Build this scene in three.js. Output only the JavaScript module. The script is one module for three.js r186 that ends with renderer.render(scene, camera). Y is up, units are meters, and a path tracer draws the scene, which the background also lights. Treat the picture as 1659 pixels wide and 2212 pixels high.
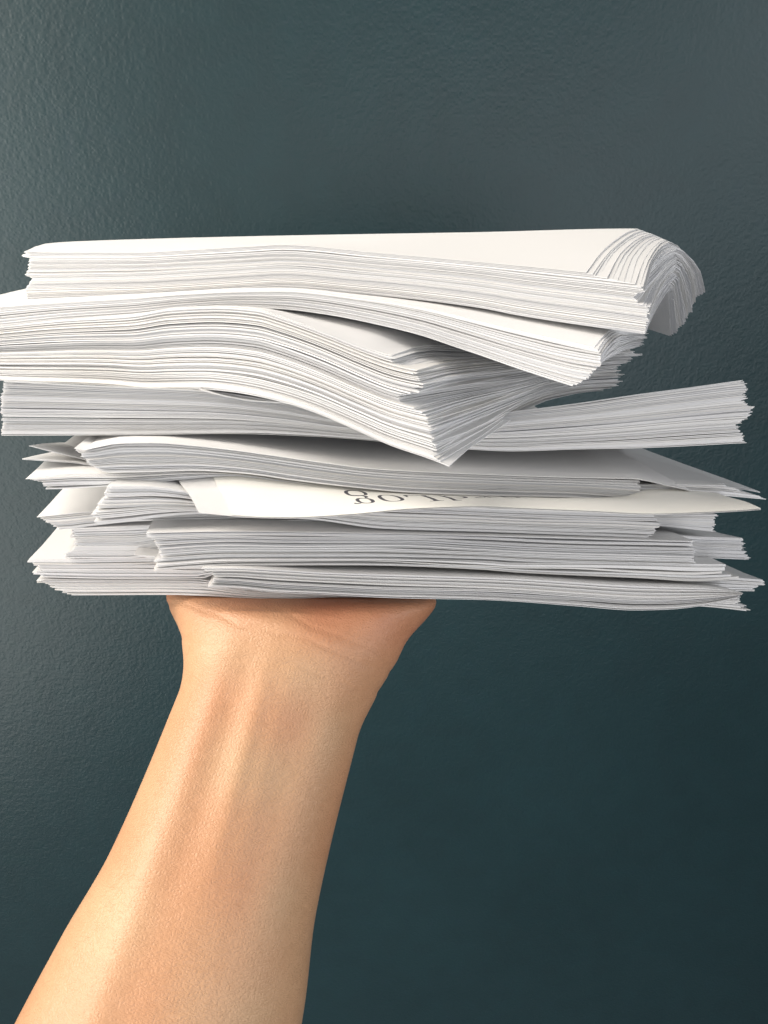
import * as THREE from 'three';
import { RectAreaLightUniformsLib } from 'three/addons/lights/RectAreaLightUniformsLib.js';

// ---------------------------------------------------------------- camera, light, exposure
const scene = new THREE.Scene();
const renderer = new THREE.WebGLRenderer({ antialias: true });
renderer.toneMapping = THREE.LinearToneMapping;
renderer.toneMappingExposure = 1.0;
renderer.shadowMap.enabled = true;
RectAreaLightUniformsLib.init();

const EYE_Y = 1.30, EYE_Z = 0.292, PITCH = 21.4 * Math.PI / 180, F = 1703;   // F: focal length in photo units (1659 x 2212)
const camera = new THREE.PerspectiveCamera(66, 3 / 4, 0.02, 20);
camera.position.set(0, EYE_Y, EYE_Z);
camera.rotation.set(-PITCH, 0, 0);
scene.add(camera);
scene.background = new THREE.Color(0.06, 0.063, 0.07);                       // the dim room around

const KEY = { pos: [-1.12, 2.12, 0.28], aim: [0, 1.3, 0.0], w: 0.75, h: 1.4, color: new THREE.Color(1.0, 0.925, 0.835), power: 12.2 };  // out of view at left: warm side light on stack and arm
const LOW = { pos: [-1.22, 0.76, 0.86], aim: [0, 0.98, 0.0], w: 0.9, h: 1.7, color: new THREE.Color(1.0, 0.97, 0.93), power: 3.8 };  // out of view, low at left: placed for the lower wall sheen
const HIGH = { pos: [1.3, 1.78, 0.72], aim: [0, 1.1, -0.05], w: 1.4, h: 1.2, color: new THREE.Color(0.95, 0.96, 1.0), power: 1.7 };  // out of view at right: placed to light the right-hand sheet faces
const FILL = { pos: [0.32, 1.06, 1.7], aim: [0, 1.15, 0.0], w: 1.2, h: 1.2, color: new THREE.Color(0.94, 0.95, 1.0), power: 2.2 };  // out of view behind the camera: placed to light the sheet fronts

function numbered(name) { const c = numbered.c ??= {}; c[name] = (c[name] ?? -1) + 1; return c[name] ? name + '_' + String(c[name]).padStart(3, '0') : name; }
function tag(o, label, category, group) { o.userData = { label, category }; if (group) o.userData.group = group; return o; }
function thing(name, pos, label, category, group) {
  const o = new THREE.Group(); o.name = numbered(name); o.position.set(...pos); scene.add(o); return tag(o, label, category, group);
}
function mesh(name, g, m, parent) { const o = new THREE.Mesh(g, m); o.name = name; o.castShadow = o.receiveShadow = true; parent.add(o); return o; }

function unseenWindow(spec, label, frameMat) {  // framed light panel, unseen; place and strength chosen for what it lights
  const o = thing('window', spec.pos, label, 'window');
  o.lookAt(...spec.aim);                                                      // local +z looks into the room
  const pane = mesh('pane', new THREE.BoxGeometry(spec.w, spec.h, 0.008), new THREE.MeshStandardMaterial({ color: 0x222222, emissive: spec.color, emissiveIntensity: 0.6, roughness: 0.3 }), o);
  pane.position.z = -0.006;
  for (const s of [-1, 1]) {
    const a = mesh('frame', new THREE.BoxGeometry(0.06, spec.h + 0.12, 0.05), frameMat, o); a.position.set(s * (spec.w / 2 + 0.031), 0, -0.02);
    const b = mesh('frame', new THREE.BoxGeometry(spec.w, 0.06, 0.05), frameMat, o); b.position.set(0, s * (spec.h / 2 + 0.031), -0.02);
  }
  const l = new THREE.RectAreaLight(spec.color, spec.power, spec.w, spec.h);
  l.position.set(...spec.pos); l.lookAt(...spec.aim); l.translateZ(-0.012);   // a light looks down its own -z
  scene.add(l);
}
const frameMat = new THREE.MeshStandardMaterial({ color: 0xcfcabd, roughness: 0.6 });
unseenWindow(KEY, 'bright warm glazing out of view at the left, lighting the stack from the side', frameMat);
unseenWindow(LOW, 'low warm light panel out of view at the left, placed for the sheen on the lower wall', frameMat);
unseenWindow(HIGH, 'pale light panel out of view high at the right, placed to light the right-hand paper faces', frameMat);
unseenWindow(FILL, 'pale cool light panel out of view behind the camera, placed to light the sheet fronts', frameMat);

// ---------------------------------------------------------------- helpers: noise, curves, unprojection
function rng(seed) { let s = seed >>> 0; return () => { s = (s + 0x6D2B79F5) >>> 0; let t = s; t = Math.imul(t ^ (t >>> 15), t | 1); t ^= t + Math.imul(t ^ (t >>> 7), t | 61); return ((t ^ (t >>> 14)) >>> 0) / 4294967296; }; }
function hash2(x, y) { let h = Math.imul(x, 374761393) + Math.imul(y, 668265263); h = Math.imul(h ^ (h >>> 13), 1274126177); return ((h ^ (h >>> 16)) >>> 0) / 4294967296; }
const sm = (t) => t * t * (3 - 2 * t);
function noise2(x, y, px = 0, py = 0) {                                       // value noise, optionally periodic
  const x0 = Math.floor(x), y0 = Math.floor(y), fx = sm(x - x0), fy = sm(y - y0);
  const w = (v, p) => p ? ((v % p) + p) % p : v;
  const a = hash2(w(x0, px), w(y0, py)), b = hash2(w(x0 + 1, px), w(y0, py)), c = hash2(w(x0, px), w(y0 + 1, py)), d = hash2(w(x0 + 1, px), w(y0 + 1, py));
  return a + (b - a) * fx + (c - a) * fy + (a - b - c + d) * fx * fy;
}
const clamp = (v, a, b) => Math.min(b, Math.max(a, v)), lerp = (a, b, t) => a + (b - a) * t;
const sstep = (a, b, v) => sm(clamp((v - a) / (b - a), 0, 1));
function pchip(pts) {                                                         // monotone cubic through points, linear beyond the ends
  const n = pts.length, x = pts.map((p) => p[0]), y = pts.map((p) => p[1]);
  if (n === 1) return () => y[0];
  const h = [], dl = [], m = new Array(n);
  for (let i = 0; i < n - 1; i++) { h[i] = x[i + 1] - x[i]; dl[i] = (y[i + 1] - y[i]) / h[i]; }
  for (let i = 1; i < n - 1; i++) m[i] = dl[i - 1] * dl[i] <= 0 ? 0 : (3 * (h[i - 1] + h[i])) / ((2 * h[i] + h[i - 1]) / dl[i - 1] + (h[i] + 2 * h[i - 1]) / dl[i]);
  m[0] = dl[0]; m[n - 1] = dl[n - 2];
  return (t) => {
    if (t <= x[0]) return y[0] + (t - x[0]) * m[0] * 0.5;
    if (t >= x[n - 1]) return y[n - 1] + (t - x[n - 1]) * m[n - 1] * 0.5;
    let i = 0; while (t > x[i + 1]) i++;
    const s = (t - x[i]) / h[i], s2 = s * s, s3 = s2 * s;
    return (2 * s3 - 3 * s2 + 1) * y[i] + (s3 - 2 * s2 + s) * h[i] * m[i] + (3 * s2 - 2 * s3) * y[i + 1] + (s3 - s2) * h[i] * m[i + 1];
  };
}
const overS = (a) => {                                                        // values spread over 0..1, or [s, value] pairs
  if (typeof a === 'number') return () => a;
  const p = Array.isArray(a[0]) ? a : a.map((v, i) => [i / (a.length - 1), v]);
  return (s) => { if (s <= p[0][0]) return p[0][1]; for (let i = 1; i < p.length; i++) if (s <= p[i][0]) return lerp(p[i - 1][1], p[i][1], (s - p[i - 1][0]) / (p[i][0] - p[i - 1][0])); return p[p.length - 1][1]; };
};
const cp = Math.cos(PITCH), sp = Math.sin(PITCH);
function rayDir(px, py) { const a = (px - 829.5) / F, b = (1106 - py) / F; return [a, b * cp - sp, -b * sp - cp]; }
function at(px, py, t) { const d = rayDir(px, py); return [d[0] * t, EYE_Y + d[1] * t, EYE_Z + d[2] * t]; }
function onPlane(px, py, nx, nz, c) { const d = rayDir(px, py), t = (c - EYE_Z * nz) / (d[0] * nx + d[2] * nz); return [d[0] * t, EYE_Y + d[1] * t, EYE_Z + d[2] * t]; }

// ---------------------------------------------------------------- materials
function dataTex(n, fn, channels, srgb) {
  const d = new Uint8Array(n * n * 4);
  for (let y = 0; y < n; y++) for (let x = 0; x < n; x++) { const v = fn(x, y), i = (y * n + x) * 4; if (channels === 1) d[i] = d[i + 1] = d[i + 2] = clamp(v, 0, 1) * 255; else for (let k = 0; k < 3; k++) d[i + k] = clamp(v[k], 0, 1) * 255; d[i + 3] = 255; }
  const t = new THREE.DataTexture(d, n, n); t.wrapS = t.wrapT = THREE.RepeatWrapping; t.magFilter = THREE.LinearFilter; t.minFilter = THREE.LinearMipmapLinearFilter; t.generateMipmaps = true;
  if (srgb) t.colorSpace = THREE.SRGBColorSpace; t.needsUpdate = true; return t;
}
const paperBump = dataTex(512, (x, y) => 0.5 * noise2(x / 2, y / 2, 256, 256) + 0.3 * noise2(x / 8, y / 8, 64, 64) + 0.2 * noise2(x / 1, y / 4, 512, 128), 1);
paperBump.repeat.set(22, 22);
const paperTones = [[0.86, 0.855, 0.845], [0.845, 0.845, 0.84], [0.82, 0.815, 0.805], [0.85, 0.835, 0.805], [0.80, 0.80, 0.805]];
const papers = paperTones.map((c) => new THREE.MeshPhysicalMaterial({ transmission: 0.22, thickness: 0, color: new THREE.Color().setRGB(...c), roughness: 0.86, bumpMap: paperBump, bumpScale: 0.00004 }));

// ---------------------------------------------------------------- sheets and bundles
const NV = 7;
function sheetGeometry(P, nu, nv, W, H, origin, flipText) {
  const pos = [], uv = [], idx = [];
  const us = [], vs = [];
  for (let i = 0; i <= nu; i++) us.push(i / nu);
  for (let j = 0; j <= nv; j++) vs.push(Math.pow(j / nv, 1.35));
  const put = (p, u, v) => { pos.push(p[0] - origin[0], p[1] - origin[1], p[2] - origin[2]); uv.push(u, v); return pos.length / 3 - 1; };
  const grid = [[], []];
  for (const side of [0, 1]) for (let j = 0; j <= nv; j++) { grid[side][j] = []; for (let i = 0; i <= nu; i++) grid[side][j][i] = P(us[i], vs[j], side); }
  for (const side of [0, 1]) {
    const id = [];
    for (let j = 0; j <= nv; j++) { id[j] = []; for (let i = 0; i <= nu; i++) id[j][i] = put(grid[side][j][i], us[i] * W, vs[j] * H); }
    for (let j = 0; j < nv; j++) for (let i = 0; i < nu; i++) {
      const a = id[j][i], b = id[j][i + 1], c = id[j + 1][i + 1], d = id[j + 1][i];
      if (side === 0) idx.push(a, b, c, a, c, d); else idx.push(a, c, b, a, d, c);
    }
  }
  const rim = (list) => {
    const a = list.map(([j, i, w]) => [put(grid[0][j][i], w, 0), put(grid[1][j][i], w, 0.0004)]);
    for (let k = 0; k + 1 < a.length; k++) idx.push(a[k][0], a[k][1], a[k + 1][1], a[k][0], a[k + 1][1], a[k + 1][0]);
  };
  const I = [...Array(nu + 1).keys()], J = [...Array(nv + 1).keys()];
  rim(I.map((i) => [0, i, us[i] * W])); rim(J.map((j) => [j, nu, vs[j] * H])); rim(I.map((i) => [nv, nu - i, us[i] * W])); rim(J.map((j) => [nv - j, 0, vs[j] * H]));
  const g = new THREE.BufferGeometry();
  g.setAttribute('position', new THREE.Float32BufferAttribute(pos, 3)); g.setAttribute('uv', new THREE.Float32BufferAttribute(uv, 2)); g.setIndex(idx);
  g.computeVertexNormals(); return g;
}

// spec: yaw, z (front plane at x = 0), len, dropL/dropR (fall per metre of depth), flat, rows [{D, top, bot, L, R}], n, gap, jit (photo units), seed
function bundle(spec, name, label, category = 'paper stack', group) {
  const R = rng(spec.seed), n = Math.round(spec.n * (spec.n > 8 ? 1.4 : 1)), sy = Math.sin(spec.yaw), cy = Math.cos(spec.yaw);
  const rows = spec.rows.map((r) => ({ D: r.D ?? 0, top: pchip(r.top), bot: pchip(r.bot), L: overS(r.L), R: overS(r.R) }));
  const COL = 72, X0 = -250, X1 = 1750;
  // cumulated thickness and gaps down the bundle, at columns across the picture's width, so that gaps open and close along it
  const tops = [], bots = [];
  const heavy = [...Array(n)].map(() => { const r = R(); return r < 0.17 ? 0.35 + 3.0 * R() * R() : 0.07 * R(); });
  for (const [f, size] of spec.breaks ?? []) heavy[Math.round(f * n)] = size;
  const thick = [...Array(n)].map(() => 0.55 + 0.9 * R());
  for (let c = 0; c <= COL; c++) {
    let y = 0; const a = [], b = [];
    for (let k = 0; k < n; k++) {
      if (k) { const q = noise2(c * (spec.freq ?? 0.13) + k * 3.7, k * 1.31 + spec.seed); y += (spec.gap ?? 1) * (0.05 + heavy[k] * Math.pow(clamp(q * 1.5 - 0.3, 0, 1), 1.6)); }
      a.push(y); y += thick[k]; b.push(y);
    }
    tops.push(a.map((v) => v / y)); bots.push(b.map((v) => v / y));
  }
  const share = (k, side, px) => { const f = clamp((px - X0) / (X1 - X0), 0, 1) * COL, c = Math.min(COL - 1, Math.floor(f)), T = side ? bots : tops; return lerp(T[c][k], T[c + 1][k], f - c); };
  const basePx = (rows[0].L(1) + rows[0].R(1)) / 2;
  const origin = onPlane(basePx, rows[0].bot(basePx), sy, -cy, -spec.z * cy);
  const root = thing(name, origin, label, category, group);
  let drift = 0, driftR = 0; const spike = spec.spike ?? 0.9;
  for (let k = 0; k < n; k++) {
    const s = (k + 0.5) / n, wild = rows.map((r, i) => i ? (spec.wild ?? 0) * (R() - 0.5) * (R() < 0.3 ? 2 : 0.7) : 0), zs = spec.zs ? overS(spec.zs)(s) : 0;
    drift = drift * 0.6 + (R() - 0.5) * 1.4; driftR = driftR * 0.6 + (R() - 0.5) * 1.4;
    const jl = (spec.jit ?? 5) * (drift + spike * (R() - 0.5)), jr = (spec.jitR ?? spec.jit ?? 5) * (driftR + spike * (R() - 0.5)), dz = (spec.jz ?? 0.0007) * (R() - 0.5) * 2, turn = (spec.turn ?? 0.006) * (R() - 0.5) * 2;
    const rowPoint = (r, u, side) => {
      const px = lerp(r.L(s) + jl, r.R(s) + jr + wild[rows.indexOf(r)], u), sh = share(k, side, px);
      return onPlane(px, lerp(r.top(px), r.bot(px), sh), sy, -cy, -spec.z * cy + r.D + (r.D === 0 ? dz + zs : 0));
    };
    let P;
    if (rows.length === 1) {
      const len = spec.len * (1 - 0.01 * R());
      const NS = 48, tabs = [0, 1].map((side) => [...Array(NS + 1).keys()].map((i) => rowPoint(rows[0], i / NS, side)));
      const lines = tabs.map((tab) => { let sx = 0, sY = 0, sxx = 0, sxy = 0, m = 0; for (let i = 5; i <= NS - 5; i++) { const u = i / NS; sx += u; sY += tab[i][1]; sxx += u * u; sxy += u * tab[i][1]; m++; } const b = (m * sxy - sx * sY) / (m * sxx - sx * sx); return [(sY - b * sx) / m, b]; });
      P = (u, v, side) => {
        const f = rowPoint(rows[0], u, side), w = (spec.flat ?? 0.7) * sstep(0, spec.vflat ?? 0.5, v);
        const dx = sy + cy * turn, dzz = -cy + sy * turn, drop = lerp(spec.dropL ?? 0.08, spec.dropR ?? 0.2, u) * (spec.sag ? Math.pow(v, spec.sag) / Math.max(v, 1e-6) : 1);
        return [f[0] + dx * len * v, lerp(f[1], lines[side][0] + lines[side][1] * u, w) - drop * len * v, f[2] + dzz * len * v];
      };
    } else {
      const Dm = rows[rows.length - 1].D;
      P = (u, v, side) => { const q = rows.map((r) => rowPoint(r, u, side)); return [0, 1, 2].map((a) => pchip(rows.map((r, i) => [r.D / Dm, q[i][a]]))(v)); };
    }
    const g = sheetGeometry(P, spec.nu ?? 44, rows.length > 1 ? 12 : NV, 0.29, 0.21, origin);
    mesh('sheet', g, papers[k < 2 ? 0 : Math.floor(Math.pow(R(), 1.3) * papers.length)], root);
  }
  return root;
}

// ---------------------------------------------------------------- the stack, from the top down (photo units)
bundle({ seed: 11, yaw: 0.34, z: 0.0, n: 70, jit: 3, jitR: 3.5, jz: 0.0006, gap: 0.6, wild: 6, nu: 56, breaks: [[0.03, 1.2], [0.12, 3.6], [0.43, 2.6], [0.7, 1.5]], rows: [
  { D: 0, top: [[50, 543], [95, 545], [280, 546], [450, 538], [553, 532], [607, 529], [800, 545], [1047, 567], [1263, 588], [1400, 604]],
    bot: [[50, 648], [120, 645], [280, 640], [553, 624], [607, 621], [771, 634], [1047, 667], [1106, 679], [1393, 722]],
    L: [[0, 53], [0.03, 55], [0.05, 82], [0.06, 50], [0.1, 50], [0.13, 66], [0.5, 56], [0.55, 70], [0.8, 52], [1, 58]], R: [[0, 1263], [0.04, 1290], [0.07, 1332], [0.12, 1385], [0.2, 1392], [0.35, 1370], [0.45, 1378], [0.5, 1402], [1, 1394]] },
  { D: 0.03, top: [[100, 526], [300, 528], [553, 523], [800, 523], [1047, 531], [1300, 536], [1420, 548]], bot: [[100, 630], [300, 625], [600, 606], [800, 614], [1047, 640], [1300, 668], [1420, 672]],
    L: 100, R: [[0, 1302], [0.05, 1335], [0.12, 1403], [0.3, 1408], [0.5, 1420], [1, 1416]] },
  { D: 0.09, top: [[230, 519], [553, 511], [771, 506], [1047, 501], [1369, 493.5], [1416, 499], [1465, 512]], bot: [[230, 606], [600, 596], [900, 600], [1200, 620], [1444, 627]],
    L: 225, R: [[0, 1374], [0.05, 1405], [0.12, 1440], [0.25, 1458], [0.5, 1460], [0.75, 1453], [1, 1443]] },
  { D: 0.137, top: [[330, 516], [700, 509], [1000, 509], [1300, 522], [1507, 553]], bot: [[330, 592], [700, 588], [1000, 604], [1300, 646], [1449, 672]],
    L: 320, R: [[0, 1425], [0.08, 1480], [0.2, 1506], [0.4, 1490], [0.6, 1478], [0.8, 1463], [1, 1447]] },
  { D: 0.185, top: [[430, 513], [700, 511], [1000, 520], [1300, 560], [1522, 604]], bot: [[430, 580], [700, 580], [1000, 610], [1300, 680], [1450, 727]],
    L: 420, R: [[0, 1470], [0.08, 1512], [0.2, 1521], [0.4, 1497], [0.6, 1488], [0.8, 1470], [1, 1450]] },
] }, 'paper_stack', 'topmost thick stack of white sheets, its right end curled over into an arch');

bundle({ seed: 23, yaw: 0.32, z: 0.011, n: 34, jit: 4, gap: 0.8, wild: 8, breaks: [[0.3, 1.2], [0.66, 1.4]], nu: 56, rows: [
  { D: 0, top: [[-120, 676], [0, 659], [140, 649], [277, 641], [400, 632], [553, 626], [607, 625], [771, 641], [900, 662], [1047, 697], [1106, 711], [1288, 751]],
    bot: [[-120, 720], [0, 709], [133, 694], [283, 684], [400, 670], [500, 663], [610, 668], [707, 680], [827, 704], [907, 724], [987, 751], [1047, 771], [1106, 792], [1234, 834]],
    L: -110, R: [[0, 1286], [0.1, 1292], [0.25, 1300], [0.5, 1288], [0.75, 1268], [1, 1234]] },
  { D: 0.013, top: [[-90, 664], [0, 651], [277, 636], [553, 621], [607, 620], [771, 634], [900, 648], [1047, 670], [1106, 681], [1318, 719]],
    bot: [[-90, 702], [0, 690], [283, 668], [553, 655], [707, 668], [907, 706], [1047, 748], [1106, 768], [1252, 806]], L: -90, R: [[0, 1312], [0.25, 1318], [0.5, 1306], [0.75, 1288], [1, 1256]] },
  { D: 0.07, top: [[0, 632], [300, 616], [600, 606], [900, 640], [1340, 715]], bot: [[0, 668], [300, 650], [600, 644], [900, 684], [1320, 770]], L: 20, R: [1350, 1345, 1320] },
  { D: 0.19, top: [[200, 595], [600, 596], [1000, 640], [1400, 715]], bot: [[200, 622], [600, 625], [1000, 676], [1390, 752]], L: 220, R: [1396, 1392, 1372] },
] }, 'paper_stack', 'second stack from the top, white sheets fanning down to a slanting right corner');

bundle({ seed: 37, yaw: 0.4, z: 0.026, n: 74, jit: 6, jitR: 9, breaks: [[0.05, 2.2], [0.16, 2.4], [0.3, 1.6], [0.46, 2.4], [0.62, 1.8], [0.8, 2]], jz: 0.0012, turn: 0.01, gap: 1.0, wild: 14, zs: [[0, 0], [0.09, 0], [0.1, -0.0022], [0.38, -0.0022], [0.39, 0.0004], [0.5, 0.0004], [0.51, -0.001], [0.68, -0.001], [0.69, -0.003], [0.94, -0.003], [0.95, -0.005], [1, -0.005]], nu: 60, rows: [
  { D: 0, top: [[-120, 718], [0, 705], [133, 691], [283, 681], [367, 666], [467, 661], [553, 667], [607, 683], [707, 719], [780, 747], [847, 768], [910, 780], [977, 786]],
    bot: [[-120, 812], [0, 822], [233, 833], [333, 842], [433, 841], [494, 846], [607, 868], [677, 890], [771, 930], [840, 961], [935, 994], [977, 1011]],
    L: -110, R: [[0, 848], [0.06, 850], [0.1, 898], [0.2, 906], [0.33, 908], [0.4, 856], [0.48, 872], [0.55, 916], [0.7, 924], [0.85, 936], [0.96, 942], [1, 977]] },
  { D: 0.02, top: [[-60, 702], [0, 698], [300, 668], [467, 658], [553, 661], [700, 683], [827, 716], [900, 752], [950, 765], [1030, 782]],
    bot: [[-60, 802], [0, 806], [233, 819], [494, 830], [677, 872], [840, 930], [1003, 957], [1030, 966]],
    L: -60, R: [[0, 896], [0.06, 905], [0.1, 953], [0.2, 976], [0.33, 981], [0.4, 948], [0.48, 958], [0.55, 986], [0.7, 993], [0.96, 1006], [1, 1030]] },
  { D: 0.06, top: [[0, 676], [300, 656], [500, 648], [700, 672], [900, 720], [987, 748], [1135, 776]], bot: [[0, 775], [300, 790], [500, 796], [700, 822], [900, 858], [1137, 880]],
    L: 30, R: [[0, 990], [0.1, 1060], [0.25, 1120], [0.5, 1130], [1, 1138]] },
  { D: 0.115, top: [[150, 664], [500, 655], [900, 700], [1240, 752]], bot: [[150, 750], [500, 770], [900, 830], [1230, 856]], L: 160, R: [[0, 1180], [0.2, 1235], [1, 1222]] },
  { D: 0.2, top: [[200, 655], [500, 652], [900, 690], [1370, 740]], bot: [[200, 728], [500, 750], [900, 800], [1330, 848]], L: 320, R: [[0, 1385], [0.15, 1366], [0.3, 1372], [0.45, 1346], [0.55, 1326], [0.8, 1334], [1, 1300]] },
] }, 'paper_stack', 'bulging stack in the middle with a corner of fanned sheets drooping at the front');

bundle({ seed: 41, yaw: -0.05, z: 0.0, n: 70, jit: 3, jitR: 6, spike: 1.0, breaks: [[0.25, 1.6], [0.5, 1.6], [0.75, 1.4]], len: 0.18, dropL: 0.27, dropR: 0.28, gap: 1.0, flat: 0.6, rows: [
  { top: [[0, 822], [233, 834], [433, 843], [607, 868], [771, 900], [1000, 902], [1097, 890], [1233, 873], [1383, 851], [1489, 837], [1603, 821]],
    bot: [[0, 941], [267, 940], [494, 937], [660, 942], [860, 957], [1000, 970], [1106, 975], [1239, 971], [1383, 968], [1611, 957]],
    L: [[0, 8], [0.5, 1], [0.75, 6], [1, 3]], R: [[0, 1603], [0.12, 1611], [0.35, 1606], [0.44, 1628], [0.52, 1624], [0.57, 1612], [0.72, 1594], [0.86, 1599], [1, 1612]] },
] }, 'paper_stack', 'long straight stack under the drooping corner, its right end spreading upward');

bundle({ seed: 43, yaw: -0.1, z: 0.0, n: 3, jit: 1, len: 0.15, dropL: 0.05, dropR: 0.2, gap: 0.3, flat: 0.5, rows: [
  { top: [[427, 840.5], [500, 857], [553, 865], [620, 869], [680, 876], [800, 901]], bot: [[427, 843], [500, 860], [553, 868], [620, 872], [680, 878], [800, 903]], L: [427, 440], R: 800 },
] }, 'loose_sheet', 'thin fold of paper slipping out below the bulging middle stack', 'paper sheet');

for (const [i, [top, bot, L, R, z, label]] of [
  [[[63, 962], [110, 974], [160, 986], [240, 1005], [627, 1020], [877, 1042], [1239, 1050], [1400, 1046], [1563, 1044]], [[63, 963.5], [110, 976], [160, 988], [240, 1007], [627, 1022], [877, 1044], [1239, 1052], [1400, 1048], [1563, 1046]], 63, 1563, -0.014, 'shaded white sheet whose pointed corner juts out just below the long straight stack'],
  [[[52, 990], [110, 994], [167, 998], [240, 1012], [627, 1026], [877, 1048], [1239, 1056], [1400, 1054], [1590, 1052], [1636, 1061]], [[52, 993], [110, 997], [167, 1001], [240, 1015], [627, 1029], [877, 1051], [1239, 1059], [1400, 1057], [1590, 1056], [1636, 1064]], 52, 1636, -0.010, 'pair of white sheets with sharp corners, beneath the shaded pointed sheet'],
].entries()) bundle({ seed: 51 + i, yaw: -0.12, z, n: i ? 3 : 2, jit: 5, len: 0.21, dropL: 0.22, dropR: 0.12, flat: 0.8, gap: 0.2, rows: [{ top, bot, L, R }] }, 'loose_sheet', label, 'paper sheet');

bundle({ seed: 61, yaw: -0.12, z: 0.006, n: 34, jit: 4, jz: 0.0009, len: 0.29, dropL: 0.1, dropR: 0.12, gap: 0.9, rows: [
  { top: [[157, 968], [183, 973], [260, 960], [333, 959], [417, 965], [500, 974], [594, 987], [700, 1002], [794, 1014], [927, 1022], [1047, 1027], [1239, 1034], [1381, 1038]],
    bot: [[222, 1022], [333, 1020], [417, 1017], [500, 1021], [553, 1026], [627, 1037], [771, 1054], [877, 1064], [1047, 1071], [1239, 1075], [1380, 1090]],
    L: [[0, 160], [0.1, 168], [0.3, 176], [0.6, 190], [0.8, 205], [0.95, 222], [1, 236]], R: [[0, 1378], [0.5, 1384], [1, 1379]] },
] }, 'paper_stack', 'grey edged stack under the long straight one, arching at its left end');
bundle({ seed: 63, yaw: -0.12, z: 0.0075, n: 2, jit: 2, len: 0.29, dropL: 0.1, dropR: 0.08, gap: 0.2, rows: [
  { top: [[183, 972], [260, 957.5], [333, 956.5], [417, 962.5], [500, 971.5], [594, 984.5], [700, 999.5], [794, 1011.5], [927, 1019.5], [1047, 1024.5], [1239, 1031], [1373, 1034], [1439, 1048], [1496, 1060]],
    bot: [[183, 973.5], [260, 959], [333, 958], [417, 964], [500, 973], [594, 986], [700, 1001], [794, 1013], [927, 1021], [1047, 1026], [1239, 1032.5], [1373, 1035.5], [1439, 1049.5], [1496, 1061.5]], L: [184, 178], R: [1496, 1490] },
] }, 'loose_sheet', 'sunlit top sheet on the arching stack, ending in a long point at right', 'paper sheet');

bundle({ seed: 67, yaw: -0.12, z: 0.003, n: 9, jit: 5, len: 0.21, dropL: 0.1, dropR: 0.16, gap: 1.1, flat: 0.8, vflat: 0.25, rows: [
  { top: [[53, 1035], [90, 1030], [170, 1023], [240, 1024], [417, 1019], [500, 1023], [627, 1039], [771, 1056], [1047, 1070], [1239, 1068], [1381, 1046], [1563, 1048], [1636, 1061]],
    bot: [[53, 1039], [97, 1057], [240, 1050], [383, 1037], [500, 1028], [627, 1044], [877, 1071], [1239, 1078], [1381, 1060], [1500, 1066], [1655, 1079]],
    L: [[0, 54], [0.2, 66], [0.4, 72], [0.55, 90], [1, 96]], R: [[0, 1560], [0.4, 1600], [0.7, 1636], [1, 1656]] },
] }, 'paper_stack', 'thin layer of white sheets with a curled tip at left, below the arching stack');

// the printed sheet hanging over the front, and the plain one behind it
function printTexture() {
  const c = document.createElement('canvas'); c.width = 2048; c.height = 1024; const x = c.getContext('2d');
  x.fillStyle = '#efeee9'; x.fillRect(0, 0, 2048, 1024);
  x.fillStyle = '#4a4a52'; x.font = '185px serif'; x.textAlign = 'left'; x.textBaseline = 'alphabetic';
  x.save(); x.translate(PRINT.x, PRINT.y); x.rotate(Math.PI - 0.07); x.scale(PRINT.sx, PRINT.sy); x.textAlign = 'right'; x.fillText('ardLog', 0, 0); x.strokeStyle = '#efeee9'; x.lineWidth = 3.2; x.strokeText('ardLog', 0, 0); x.restore();
  const t = new THREE.CanvasTexture(c); t.colorSpace = THREE.SRGBColorSpace; return t;
}
const PRINT = { x: 500, y: 1024 - 190, sx: 1.12, sy: 0.9 };
function hanging(seed, L0, L1, z, dy, mat, name, label) {
  const yaw = -0.08, sy = Math.sin(yaw), cy = Math.cos(yaw), th = 0.00022;
  const rows = [
    { D: 0, y: pchip([[430, 1105], [560, 1116], [627, 1117], [761, 1110], [894, 1098], [1047, 1093], [1106, 1096], [1273, 1103], [1406, 1109], [1456, 1108], [1589, 1102], [1644, 1098]]), L: L0, R: 1644 },
    { D: 0.012, y: pchip([[400, 1062], [500, 1068], [627, 1078], [771, 1084], [894, 1080], [1047, 1076.5], [1239, 1081], [1400, 1084], [1600, 1085]]), L: lerp(L0, L1, 0.5), R: 1615 },
    { D: 0.028, y: pchip([[383, 1028], [494, 1022], [627, 1036], [771, 1052], [877, 1063], [1047, 1071], [1239, 1075], [1340, 1073], [1400, 1060], [1450, 1060], [1560, 1069]]), L: L1, R: 1560 },
    { D: 0.2, y: pchip([[420, 970], [700, 990], [1000, 1020], [1300, 1030], [1400, 1034]]), L: 470, R: 1380 },
  ];
  const P = (u, v, side) => {
    const q = rows.map((r) => { const px = lerp(r.L, r.R, u); return onPlane(px, r.y(px) + dy, sy, -cy, -z * cy + r.D); });
    const k = (v) => [0, 1, 2].map((a) => pchip(rows.map((r, i) => [[0, 0.12, 0.26, 1][i], q[i][a]]))(v));
    const p = k(v); if (side) { p[1] -= th * 0.8; p[2] -= th * 0.6; } return p;
  };
  const o = onPlane(1000, 1100, sy, -cy, -z * cy);
  const g = sheetGeometry(P, 60, 26, 1, 1, o);
  const m = new THREE.Mesh(g, mat); m.name = numbered(name); m.position.set(...o); m.castShadow = m.receiveShadow = true; scene.add(m); tag(m, label, 'paper sheet');
  return m;
}
const printMat = new THREE.MeshStandardMaterial({ color: new THREE.Color().setRGB(0.96, 0.955, 0.94), map: printTexture(), roughness: 0.85 });
hanging(71, 500, 457, 0.030, 0, printMat, 'printed_sheet', 'white sheet with upside down dark lettering, hanging over the front of the stack');
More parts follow.
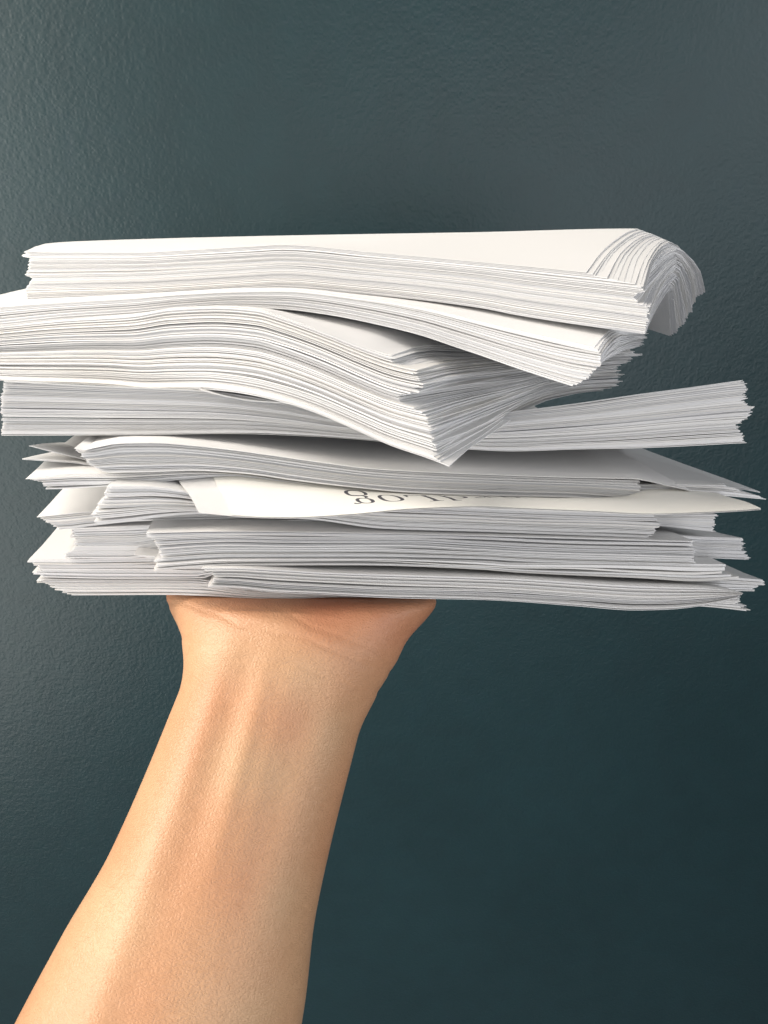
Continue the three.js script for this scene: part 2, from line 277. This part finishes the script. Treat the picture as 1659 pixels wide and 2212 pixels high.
hanging(72, 430, 383, 0.0300, 2.6, papers[0], 'loose_sheet', 'blank white sheet just behind the lettered one, showing its slanting left edge');

bundle({ seed: 79, yaw: -0.12, z: 0.012, n: 26, jit: 8, jitR: 5, jz: 0.001, turn: 0.012, len: 0.29, dropL: 0.08, dropR: 0.18, gap: 1.9, rows: [
  { top: [[220, 1050], [310, 1050], [383, 1058], [450, 1072], [627, 1084], [877, 1090], [1106, 1100], [1416, 1109]],
    bot: [[190, 1134], [240, 1130], [433, 1110], [560, 1117], [660, 1121], [827, 1142], [1047, 1149], [1399, 1162]],
    L: [[0, 240], [0.2, 220], [0.4, 222], [0.7, 208], [0.85, 212], [0.92, 192], [1, 215]], R: [[0, 1416], [0.4, 1421], [0.7, 1418], [1, 1399]] },
] }, 'paper_stack', 'stack directly beneath the lettered sheet, its left end jagged and bright');

bundle({ seed: 83, yaw: -0.12, z: 0.0, n: 18, jit: 6, len: 0.21, dropL: 0.07, dropR: 0.22, gap: 0.7, rows: [
  { top: [[83, 1116], [140, 1109], [200, 1104], [300, 1103], [800, 1106], [1300, 1112], [1416, 1111], [1546, 1111]],
    bot: [[83, 1138], [133, 1144], [200, 1136], [300, 1126], [800, 1116], [1300, 1128], [1421, 1136], [1543, 1149]],
    L: [[0, 83], [0.25, 88], [0.5, 98], [0.75, 112], [1, 133]], R: [[0, 1547], [0.5, 1540], [1, 1544]] },
] }, 'paper_stack', 'wide stack with a bright blank top face at left, third layer above the hand');

bundle({ seed: 89, yaw: -0.12, z: 0.0, n: 30, jit: 6, len: 0.21, dropL: 0.07, dropR: 0.3, gap: 0.8, rows: [
  { top: [[152, 1141], [287, 1136], [420, 1130], [800, 1120], [1200, 1138], [1421, 1152], [1499, 1159], [1603, 1162]],
    bot: [[140, 1206], [287, 1206], [420, 1170], [800, 1136], [1200, 1160], [1400, 1190], [1494, 1204], [1616, 1209]],
    L: [[0, 152], [0.3, 160], [0.6, 164], [0.75, 152], [1, 141]], R: [[0, 1603], [0.4, 1606], [0.7, 1612], [1, 1619]] },
] }, 'paper_stack', 'tightly packed block of sheets with smooth grey edges, second layer above the hand');

bundle({ seed: 95, yaw: -0.12, z: 0.008, n: 3, jit: 4, len: 0.28, dropL: 0.06, dropR: 0.2, gap: 0.6, rows: [
  { top: [[283, 1198], [340, 1202], [800, 1212], [1400, 1236]], bot: [[283, 1200], [340, 1207], [800, 1216], [1400, 1240]], L: [283, 300, 312], R: 1400 },
] }, 'loose_sheet', 'few white sheets whose triangular tip shows left of the gappy stack', 'paper sheet');

bundle({ seed: 97, yaw: -0.12, z: 0.014, n: 26, jit: 5, jz: 0.0014, len: 0.29, dropL: 0.06, dropR: 0.2, gap: 3.4, breaks: [[0.08, 1.6], [0.2, 1.4], [0.45, 1.2], [0.7, 1.4]], rows: [
  { top: [[320, 1149], [494, 1146], [771, 1150], [1106, 1157], [1493, 1168]],
    bot: [[333, 1214], [494, 1204], [761, 1203], [1047, 1208], [1106, 1212], [1400, 1222], [1500, 1224]],
    L: [[0, 321], [0.2, 323], [0.4, 336], [0.6, 340], [0.85, 345], [1, 334]], R: [[0, 1494], [0.5, 1499], [0.8, 1496], [1, 1502]] },
] }, 'paper_stack', 'stack with dark open gaps between its sheets, two layers above the palm');
bundle({ seed: 99, yaw: -0.12, z: 0.014, n: 5, jit: 5, jz: 0.0014, len: 0.29, dropL: 0.06, dropR: 0.2, gap: 3.6, flat: 0.6, rows: [
  { top: [[333, 1217], [494, 1207], [761, 1206], [1047, 1212], [1106, 1216], [1300, 1216], [1569, 1219]],
    bot: [[333, 1234], [400, 1228], [494, 1223], [761, 1221], [1047, 1231], [1106, 1236], [1400, 1250], [1500, 1256], [1606, 1249]],
    L: [[0, 338], [0.5, 334], [1, 332]], R: [[0, 1569], [0.5, 1560], [1, 1606]] },
] }, 'loose_sheet', 'loose wavy sheets with pointed right ends, between the gappy stack and the swollen one', 'paper sheet');

bundle({ seed: 101, yaw: -0.1, z: 0.0, n: 10, jit: 11, turn: 0.02, len: 0.21, dropL: 0.1, dropR: 0.28, gap: 2.2, flat: 0.9, vflat: 0.3, rows: [
  { top: [[55, 1208], [133, 1208], [240, 1206], [333, 1205], [480, 1208], [761, 1208], [1106, 1222], [1400, 1240], [1560, 1246], [1654, 1253]],
    bot: [[70, 1246], [240, 1250], [436, 1249], [500, 1228], [761, 1219], [1106, 1234], [1400, 1250], [1560, 1276], [1630, 1277]],
    L: [[0, 55], [0.12, 56], [0.2, 68], [0.5, 80], [0.7, 76], [1, 88]], R: [[0, 1654], [0.4, 1644], [1, 1626]] },
] }, 'paper_stack', 'broad loose sheets with the lowest bright point at left, above the bottom stack');
bundle({ seed: 103, yaw: -0.1, z: 0.0, n: 13, jit: 11, turn: 0.02, len: 0.21, dropL: 0.1, dropR: 0.28, gap: 1.9, flat: 0.9, rows: [
  { top: [[85, 1252], [240, 1253], [436, 1252], [500, 1266], [553, 1274], [694, 1279], [1047, 1284], [1300, 1298], [1560, 1290]],
    bot: [[110, 1281], [157, 1286], [363, 1285], [480, 1289], [553, 1294], [594, 1295], [727, 1290], [900, 1290], [1239, 1302], [1516, 1310], [1614, 1320]],
    L: [[0, 85], [0.3, 97], [0.6, 116], [0.8, 140], [1, 158]], R: [[0, 1600], [0.4, 1594], [1, 1614]] },
] }, 'paper_stack', 'lowest stack, resting directly on the open palm');

bundle({ seed: 107, yaw: -0.1, z: 0.019, n: 30, jit: 3, jz: 0.0010, len: 0.29, dropL: 0.2, dropR: 0.32, gap: 2.6, flat: 0.9, rows: [
  { top: [[436, 1227], [500, 1227], [600, 1231], [694, 1237], [900, 1243], [1106, 1250], [1373, 1266], [1539, 1272], [1600, 1279]],
    bot: [[448, 1268], [494, 1269], [600, 1280], [694, 1284], [850, 1292], [1047, 1296], [1106, 1299], [1239, 1309], [1373, 1318.5], [1439, 1317], [1516, 1309], [1590, 1292], [1612, 1285]],
    L: [[0, 437], [0.15, 440], [0.25, 458], [0.5, 464], [0.7, 459], [0.85, 450], [1, 449]], R: [[0, 1598], [0.4, 1606], [1, 1592]] },
] }, 'paper_stack', 'swollen stack at the lower right, its bottom bellying out above the wrist');

// ---------------------------------------------------------------- the wall
{
  const n = 1024;
  const bump = dataTex(n, (x, y) => 0.34 * noise2(x / 8, y / 8, n / 8, n / 8) + 0.16 * noise2(x / 16, y / 16, n / 16, n / 16) + 0.38 * noise2(x / 4, y / 4, n / 4, n / 4) + 0.12 * noise2(x / 32, y / 32, n / 32, n / 32), 1);
  const col = dataTex(256, (x, y) => { const v = 0.92 + 0.10 * noise2(x / 32, y / 32, 8, 8) + 0.05 * noise2(x / 4, y / 4, 64, 64); return [0.114 * v, 0.201 * v, 0.217 * v]; }, 3, true);
  const uvm = 0.42; bump.repeat.set(1 / uvm, 1 / uvm); col.repeat.set(1 / 1.3, 1 / 1.3);
  const g = new THREE.BoxGeometry(5, 3.2, 0.1);
  const p = g.attributes.position, uv = g.attributes.uv; for (let i = 0; i < p.count; i++) uv.setXY(i, p.getX(i) + p.getZ(i), p.getY(i) + p.getZ(i));
  const m = new THREE.Mesh(g, new THREE.MeshPhysicalMaterial({ map: col, bumpMap: bump, bumpScale: 0.0003, roughness: 0.39, specularIntensity: 0.9 }));
  m.name = 'wall'; m.position.set(0.4, 1.2, -0.47); m.receiveShadow = m.castShadow = true; scene.add(m);
  m.userData = { kind: 'structure', label: 'dark teal painted wall with a fine pebbled finish behind the stack' };
}

{  // floor out of view, its tone chosen for how the wall mirrors it
  const col = dataTex(512, (x, y) => { const plank = Math.floor(y / 64), t = 0.86 + 0.12 * hash2(plank, 7) + 0.10 * noise2(x / 40 + plank * 9, y / 3); return [0.36 * t, 0.38 * t, 0.42 * t]; }, 3, true);
  const g = new THREE.BoxGeometry(5, 0.1, 3.2), p = g.attributes.position, uv = g.attributes.uv;
  for (let i = 0; i < p.count; i++) uv.setXY(i, p.getX(i), p.getZ(i));
  const m = new THREE.Mesh(g, new THREE.MeshStandardMaterial({ map: col, roughness: 0.6 }));
  m.name = 'floor'; m.position.set(0.4, -0.45, 1.18); m.receiveShadow = true; scene.add(m);
  m.userData = { kind: 'structure', label: 'unseen dark blue grey plank floor, toned for its reflection in the wall' };
}

// ---------------------------------------------------------------- the person's forearm and hand: one continuous surface
{
  const V = (a) => new THREE.Vector3(...a);
  // forearm axis, straight, from below the frame to the wrist
  const E = V(at(316, 2350, 0.285)), W = V(at(626, 1410, 0.324));
  const mid = E.clone().lerp(W, 0.5);
  E.addScaledVector(W.clone().sub(E).normalize(), -0.09);                     // carry the forearm on below the frame
  const ax = W.clone().sub(E), LEN = ax.length(); ax.normalize();
  const toCam = new THREE.Vector3(0, EYE_Y, EYE_Z).sub(mid);
  const nb = toCam.clone().addScaledVector(ax, -toCam.dot(ax)).normalize(), na = new THREE.Vector3().crossVectors(ax, nb).normalize();   // nb to the front, na to the right
  if (na.x < 0) na.negate();
  // half width across (ra) and half depth (rb) by distance before the wrist, in metres
  const S = (mm) => LEN + mm / 1000;
  const ra = pchip([[S(-215), 0.0555], [S(-165), 0.0525], [S(-122), 0.0468], [S(-90), 0.0408], [S(-60), 0.0384], [S(-33), 0.0372], [S(-12), 0.0362], [S(6), 0.0345]]);
  const rb = pchip([[S(-215), 0.044], [S(-120), 0.036], [S(-65), 0.028], [S(-33), 0.0245], [S(6), 0.0235]]);
  const a0 = pchip([[S(-190), -0.001], [S(-90), 0.0], [S(6), 0.0]]);
  const g1 = (x, c, w) => Math.exp(-((x - c) * (x - c)) / (2 * w * w));
  const smin = (a, b, k) => { const h = clamp(0.5 + 0.5 * (b - a) / k, 0, 1); return lerp(b, a, h) - k * h * (1 - h); };
  const bones = [];                                                           // tapered capsules [a, b, ra, rb, k]
  const bone = (a, b, r0, r1, k = 0.008) => bones.push({ a: V(a), d: V(b).sub(V(a)), r0, r1, k });
  // the hand lies flat under the stack: u to the right, w back along the sheets
  const hb = V(onPlane(650, 1292, 0, -1, -0.004)), hu = new THREE.Vector3(0.995, -0.03, 0.1).normalize(), hw = new THREE.Vector3(-0.02, -0.15, -1).normalize(), hn = new THREE.Vector3().crossVectors(hu, hw).negate().normalize();
  if (hn.y < 0) hn.negate();
  const H = (u, w, n) => hb.clone().addScaledVector(hu, u).addScaledVector(hw, w).addScaledVector(hn, n).toArray();
  // palm: rays from the carpus to each knuckle
  const top = -0.0115;
  bone(H(-0.025, 0.000, top - 0.006), H(-0.036, 0.085, top), 0.0150, 0.0105, 0.012);
  bone(H(-0.012, 0.002, top - 0.007), H(-0.018, 0.092, top), 0.0160, 0.0110, 0.012);
  bone(H(0.008, 0.002, top - 0.007), H(0.004, 0.094, top), 0.0160, 0.0112, 0.012);
  bone(H(0.022, 0.004, top - 0.003), H(0.026, 0.090, top), 0.0130, 0.0108, 0.012);
  // heel of the hand: the little-finger mound and the thumb mound
  bone(at(506, 1396, 0.318), at(450, 1268, 0.338), 0.0145, 0.0150, 0.014);
  bone(at(450, 1268, 0.338), H(-0.035, 0.05, top - 0.002), 0.0150, 0.0125, 0.012);
  bone(at(728, 1418, 0.320), at(858, 1262, 0.335), 0.0140, 0.0165, 0.020);
  bone(at(858, 1262, 0.335), H(0.038, 0.030, top + 0.001), 0.0150, 0.0135, 0.012);
  bone(at(622, 1410, 0.322), H(-0.004, 0.012, top - 0.006), 0.0205, 0.0180, 0.018);
  // thumb, out from the side of the palm
  bone(H(0.038, 0.030, top + 0.001), H(0.050, 0.066, top - 0.001), 0.0135, 0.0108, 0.008);
  bone(H(0.050, 0.066, top - 0.001), H(0.061, 0.095, top), 0.0106, 0.0086, 0.005);
  // four fingers, slightly bent, spread under the paper
  for (const [u0, w0, ang, l, r] of [[-0.036, 0.085, -0.22, [0.032, 0.020, 0.018], 0.0082], [-0.018, 0.092, -0.08, [0.042, 0.026, 0.021], 0.0091], [0.004, 0.094, 0.02, [0.045, 0.029, 0.022], 0.0094], [0.026, 0.090, 0.14, [0.041, 0.025, 0.021], 0.0092]]) {
    let u = u0, w = w0, nn = top, rr = r * 1.12;
    l.forEach((len, i) => { const u1 = u + Math.sin(ang) * len, w1 = w + Math.cos(ang) * len, n1 = nn + [0.001, 0.002, 0.003][i] - 0.0005, r1 = r * [1.0, 0.93, 0.82][i]; bone(H(u, w, nn), H(u1, w1, n1), rr, r1, 0.004); u = u1; w = w1; nn = n1; rr = r1; });
  }
  const roofY = (x, z) => { const q = hb; return q.y - 0.0006 + (x - q.x) * -0.03 + (Math.min(z, 0.0) - q.z) * 0.165 + Math.max(0, z) * 0.3 + Math.max(0, z - 0.02) * 1.5; };
  function field(x, y, z) {
    const px = x - E.x, py = y - E.y, pz = z - E.z;
    const s = px * ax.x + py * ax.y + pz * ax.z, a = px * na.x + py * na.y + pz * na.z, b = px * nb.x + py * nb.y + pz * nb.z;
    const sc = clamp(s, 0, LEN + 0.006), A = ra(sc), B = rb(sc), ac = a - a0(sc), dist = LEN - sc;
    let d;
    {
      const qa = ac / A, qb = b / (b > 0 ? B : B * 1.05), e = 2.15, r = Math.pow(Math.pow(Math.abs(qa), e) + Math.pow(Math.abs(qb), e), 1 / e);
      d = (r - 1) * Math.min(A, B) * 0.95;
      if (b > 0) {                                                            // tendons and the hollows beside them
        const near = sstep(-0.01, 0.015, dist), f1 = near * (1 - sstep(0.045, 0.105, dist)), lean = dist * 0.06;
        d -= 0.0009 * f1 * g1(ac, -0.0068 + lean, 0.0030) + 0.0002 * f1 * g1(ac, 0.0010 + lean, 0.0026);
        d += 0.0007 * near * (1 - sstep(0.04, 0.12, dist)) * g1(ac, -0.0150 + lean * 0.6, 0.0034);
        d -= 0.0012 * near * g1(ac, -0.0235, 0.005);
        d += 0.0007 * near * (1 - sstep(0.05, 0.12, dist)) * g1(ac, 0.013, 0.005);
      }
      const over = s - sc; if (over !== 0) d = Math.hypot(Math.max(d, 0), over) + Math.min(d, 0) * 0.3;
    }
    for (const q of bones) {
      const rx = x - q.a.x, ry = y - q.a.y, rz = z - q.a.z, dd = q.d, t = clamp((rx * dd.x + ry * dd.y + rz * dd.z) / dd.lengthSq(), 0, 1);
      const c = Math.hypot(rx - dd.x * t, ry - dd.y * t, rz - dd.z * t) - lerp(q.r0, q.r1, t);
      if (c < d + q.k) d = smin(d, c, q.k);
    }
    if (b > -0.03) {                                                         // creases across the wrist
      const wob = 0.0010 * Math.sin(a * 130 + 1) + 0.0004 * Math.sin(a * 370);
      d += 0.00042 * g1(s - LEN - 0.0045 - wob, 0, 0.0008) + 0.00026 * g1(s - LEN + 0.0065 - wob * 1.3 - a * 0.05, 0, 0.0008) + 0.0003 * g1(s - LEN - 0.0125 + wob + a * 0.12, 0, 0.0008);
    }
    const lid = y - roofY(x, z);                                              // skin pressed flat by the paper lying on it
    return -smin(-d, -lid, 0.006);
  }
  // surface nets
  const lo = [-0.215, 0.94, -0.20], hi = [0.105, 1.19, 0.22], cell = 0.0012;
  const N = lo.map((v, i) => Math.ceil((hi[i] - v) / cell) + 1), [NX, NY, NZ] = N;
  const val = new Float32Array(NX * NY * NZ).fill(1), id = (i, j, k) => (k * NY + j) * NX + i;
  const BL = 6;
  for (let k0 = 0; k0 < NZ; k0 += BL) for (let j0 = 0; j0 < NY; j0 += BL) for (let i0 = 0; i0 < NX; i0 += BL) {
    const c = field(lo[0] + (i0 + BL / 2) * cell, lo[1] + (j0 + BL / 2) * cell, lo[2] + (k0 + BL / 2) * cell);
    const skip = Math.abs(c) > BL * cell * 1.7;
    for (let k = k0; k < Math.min(NZ, k0 + BL); k++) for (let j = j0; j < Math.min(NY, j0 + BL); j++) for (let i = i0; i < Math.min(NX, i0 + BL); i++)
      val[id(i, j, k)] = skip ? c : field(lo[0] + i * cell, lo[1] + j * cell, lo[2] + k * cell);
  }
  const vert = new Int32Array(NX * NY * NZ).fill(-1), pos = [], idx = [];
  for (let k = 0; k < NZ - 1; k++) for (let j = 0; j < NY - 1; j++) for (let i = 0; i < NX - 1; i++) {
    let cnt = 0, sx = 0, sY = 0, sz = 0, m = 0; const q = [];
    for (let c = 0; c < 8; c++) { const v = val[id(i + (c & 1), j + ((c >> 1) & 1), k + (c >> 2))]; q.push(v); if (v < 0) m |= 1 << c; }
    if (m === 0 || m === 255) continue;
    for (const [a, b] of [[0, 1], [2, 3], [4, 5], [6, 7], [0, 2], [1, 3], [4, 6], [5, 7], [0, 4], [1, 5], [2, 6], [3, 7]]) {
      if ((q[a] < 0) === (q[b] < 0)) continue;
      const t = q[a] / (q[a] - q[b]); cnt++;
      sx += lerp(a & 1, b & 1, t); sY += lerp((a >> 1) & 1, (b >> 1) & 1, t); sz += lerp(a >> 2, b >> 2, t);
    }
    vert[id(i, j, k)] = pos.length / 3;
    pos.push(lo[0] + (i + sx / cnt) * cell, lo[1] + (j + sY / cnt) * cell, lo[2] + (k + sz / cnt) * cell);
  }
  const quad = (a, b, c, d, flip) => { if (a < 0 || b < 0 || c < 0 || d < 0) return; if (flip) idx.push(a, c, b, a, d, c); else idx.push(a, b, c, a, c, d); };
  for (let k = 1; k < NZ - 1; k++) for (let j = 1; j < NY - 1; j++) for (let i = 1; i < NX - 1; i++) {
    const v = val[id(i, j, k)] < 0;
    if (v !== val[id(i + 1, j, k)] < 0) quad(vert[id(i, j - 1, k - 1)], vert[id(i, j, k - 1)], vert[id(i, j, k)], vert[id(i, j - 1, k)], !v);
    if (v !== val[id(i, j + 1, k)] < 0) quad(vert[id(i - 1, j, k - 1)], vert[id(i - 1, j, k)], vert[id(i, j, k)], vert[id(i, j, k - 1)], !v);
    if (v !== val[id(i, j, k + 1)] < 0) quad(vert[id(i - 1, j - 1, k)], vert[id(i, j - 1, k)], vert[id(i, j, k)], vert[id(i - 1, j, k)], !v);
  }
  const nrm = new Float32Array(pos.length), uv = new Float32Array(pos.length / 3 * 2), eps = 0.0012;
  for (let i = 0; i < pos.length; i += 3) {
    const [x, y, z] = [pos[i], pos[i + 1], pos[i + 2]];
    const gx = field(x + eps, y, z) - field(x - eps, y, z), gy = field(x, y + eps, z) - field(x, y - eps, z), gz = field(x, y, z + eps) - field(x, y, z - eps), l = Math.hypot(gx, gy, gz) || 1;
    nrm[i] = gx / l; nrm[i + 1] = gy / l; nrm[i + 2] = gz / l;
    const px = x - E.x, py = y - E.y, pz = z - E.z, s = px * ax.x + py * ax.y + pz * ax.z, a = px * na.x + py * na.y + pz * na.z, b = px * nb.x + py * nb.y + pz * nb.z;
    uv[i / 3 * 2] = 0.5 + Math.atan2(a, b + 0.085) * 0.095 / 0.25; uv[i / 3 * 2 + 1] = 0.65 + (s - LEN - (b < 0 && s > LEN ? b : 0)) / 0.25;   // quarter-metre square of skin, wrapped round the arm
  }
  const o = W.toArray();
  for (let i = 0; i < pos.length; i += 3) { pos[i] -= o[0]; pos[i + 1] -= o[1]; pos[i + 2] -= o[2]; }
  const g = new THREE.BufferGeometry();
  g.setAttribute('position', new THREE.Float32BufferAttribute(pos, 3)); g.setAttribute('normal', new THREE.BufferAttribute(nrm, 3)); g.setAttribute('uv', new THREE.BufferAttribute(uv, 2)); g.setIndex(idx);
  console.log('skin', pos.length / 3, 'LEN', LEN);
  // skin: fine cross-hatched relief and blotchy tone
  const n = 1024;
  const bump = dataTex(n, (x, y) => {
    const wx = x + 5 * noise2(x / 32, y / 32, 32, 32), wy = y + 5 * noise2(x / 32 + 9, y / 32 + 4, 32, 32);
    const c = Math.abs(noise2(wx / 8, wy / 4, 128, 256) - 0.5) * 2, c2 = Math.abs(noise2(wx / 4 + 50, wy / 4 + 20, 256, 256) - 0.5) * 2;
    return 0.55 * Math.sqrt(c) + 0.3 * Math.sqrt(c2) + 0.15 * noise2(x / 2, y / 2, 512, 512);
  }, 1);
  bump.repeat.set(2, 2);
  const col = dataTex(n, (x, y) => {
    const p = noise2(x / 150, y / 200), r = noise2(x / 60 + 30, y / 80), f = noise2(x / 9, y / 9), sp = Math.max(0, noise2(x / 6 + 70, y / 6) - 0.955) * 4;
    const palm = 0.05 * g1(y / 1023, 0.745, 0.05);
    return [0.758 + 0.03 * (p - 0.5) + 0.02 * (f - 0.5) - 0.15 * sp, 0.584 - palm + 0.035 * (p - 0.5) - 0.05 * (r - 0.5) + 0.02 * (f - 0.5) - 0.3 * sp, 0.440 - palm * 0.8 + 0.03 * (p - 0.5) - 0.05 * (r - 0.5) + 0.02 * (f - 0.5) - 0.3 * sp];
  }, 3, true);
  const m = new THREE.Mesh(g, new THREE.MeshPhysicalMaterial({ map: col, bumpMap: bump, bumpScale: 0.00026, roughness: 0.45, sheen: 0.15, sheenColor: new THREE.Color(1, 0.8, 0.65), sheenRoughness: 0.5 }));
  m.name = 'person'; m.position.set(...o); m.castShadow = m.receiveShadow = true; scene.add(m);
  tag(m, 'bare forearm and upturned palm holding up the whole stack of paper', 'person');
}

scene.traverse((o) => { if (o.isLight) o.castShadow = true; });
renderer.render(scene, camera);
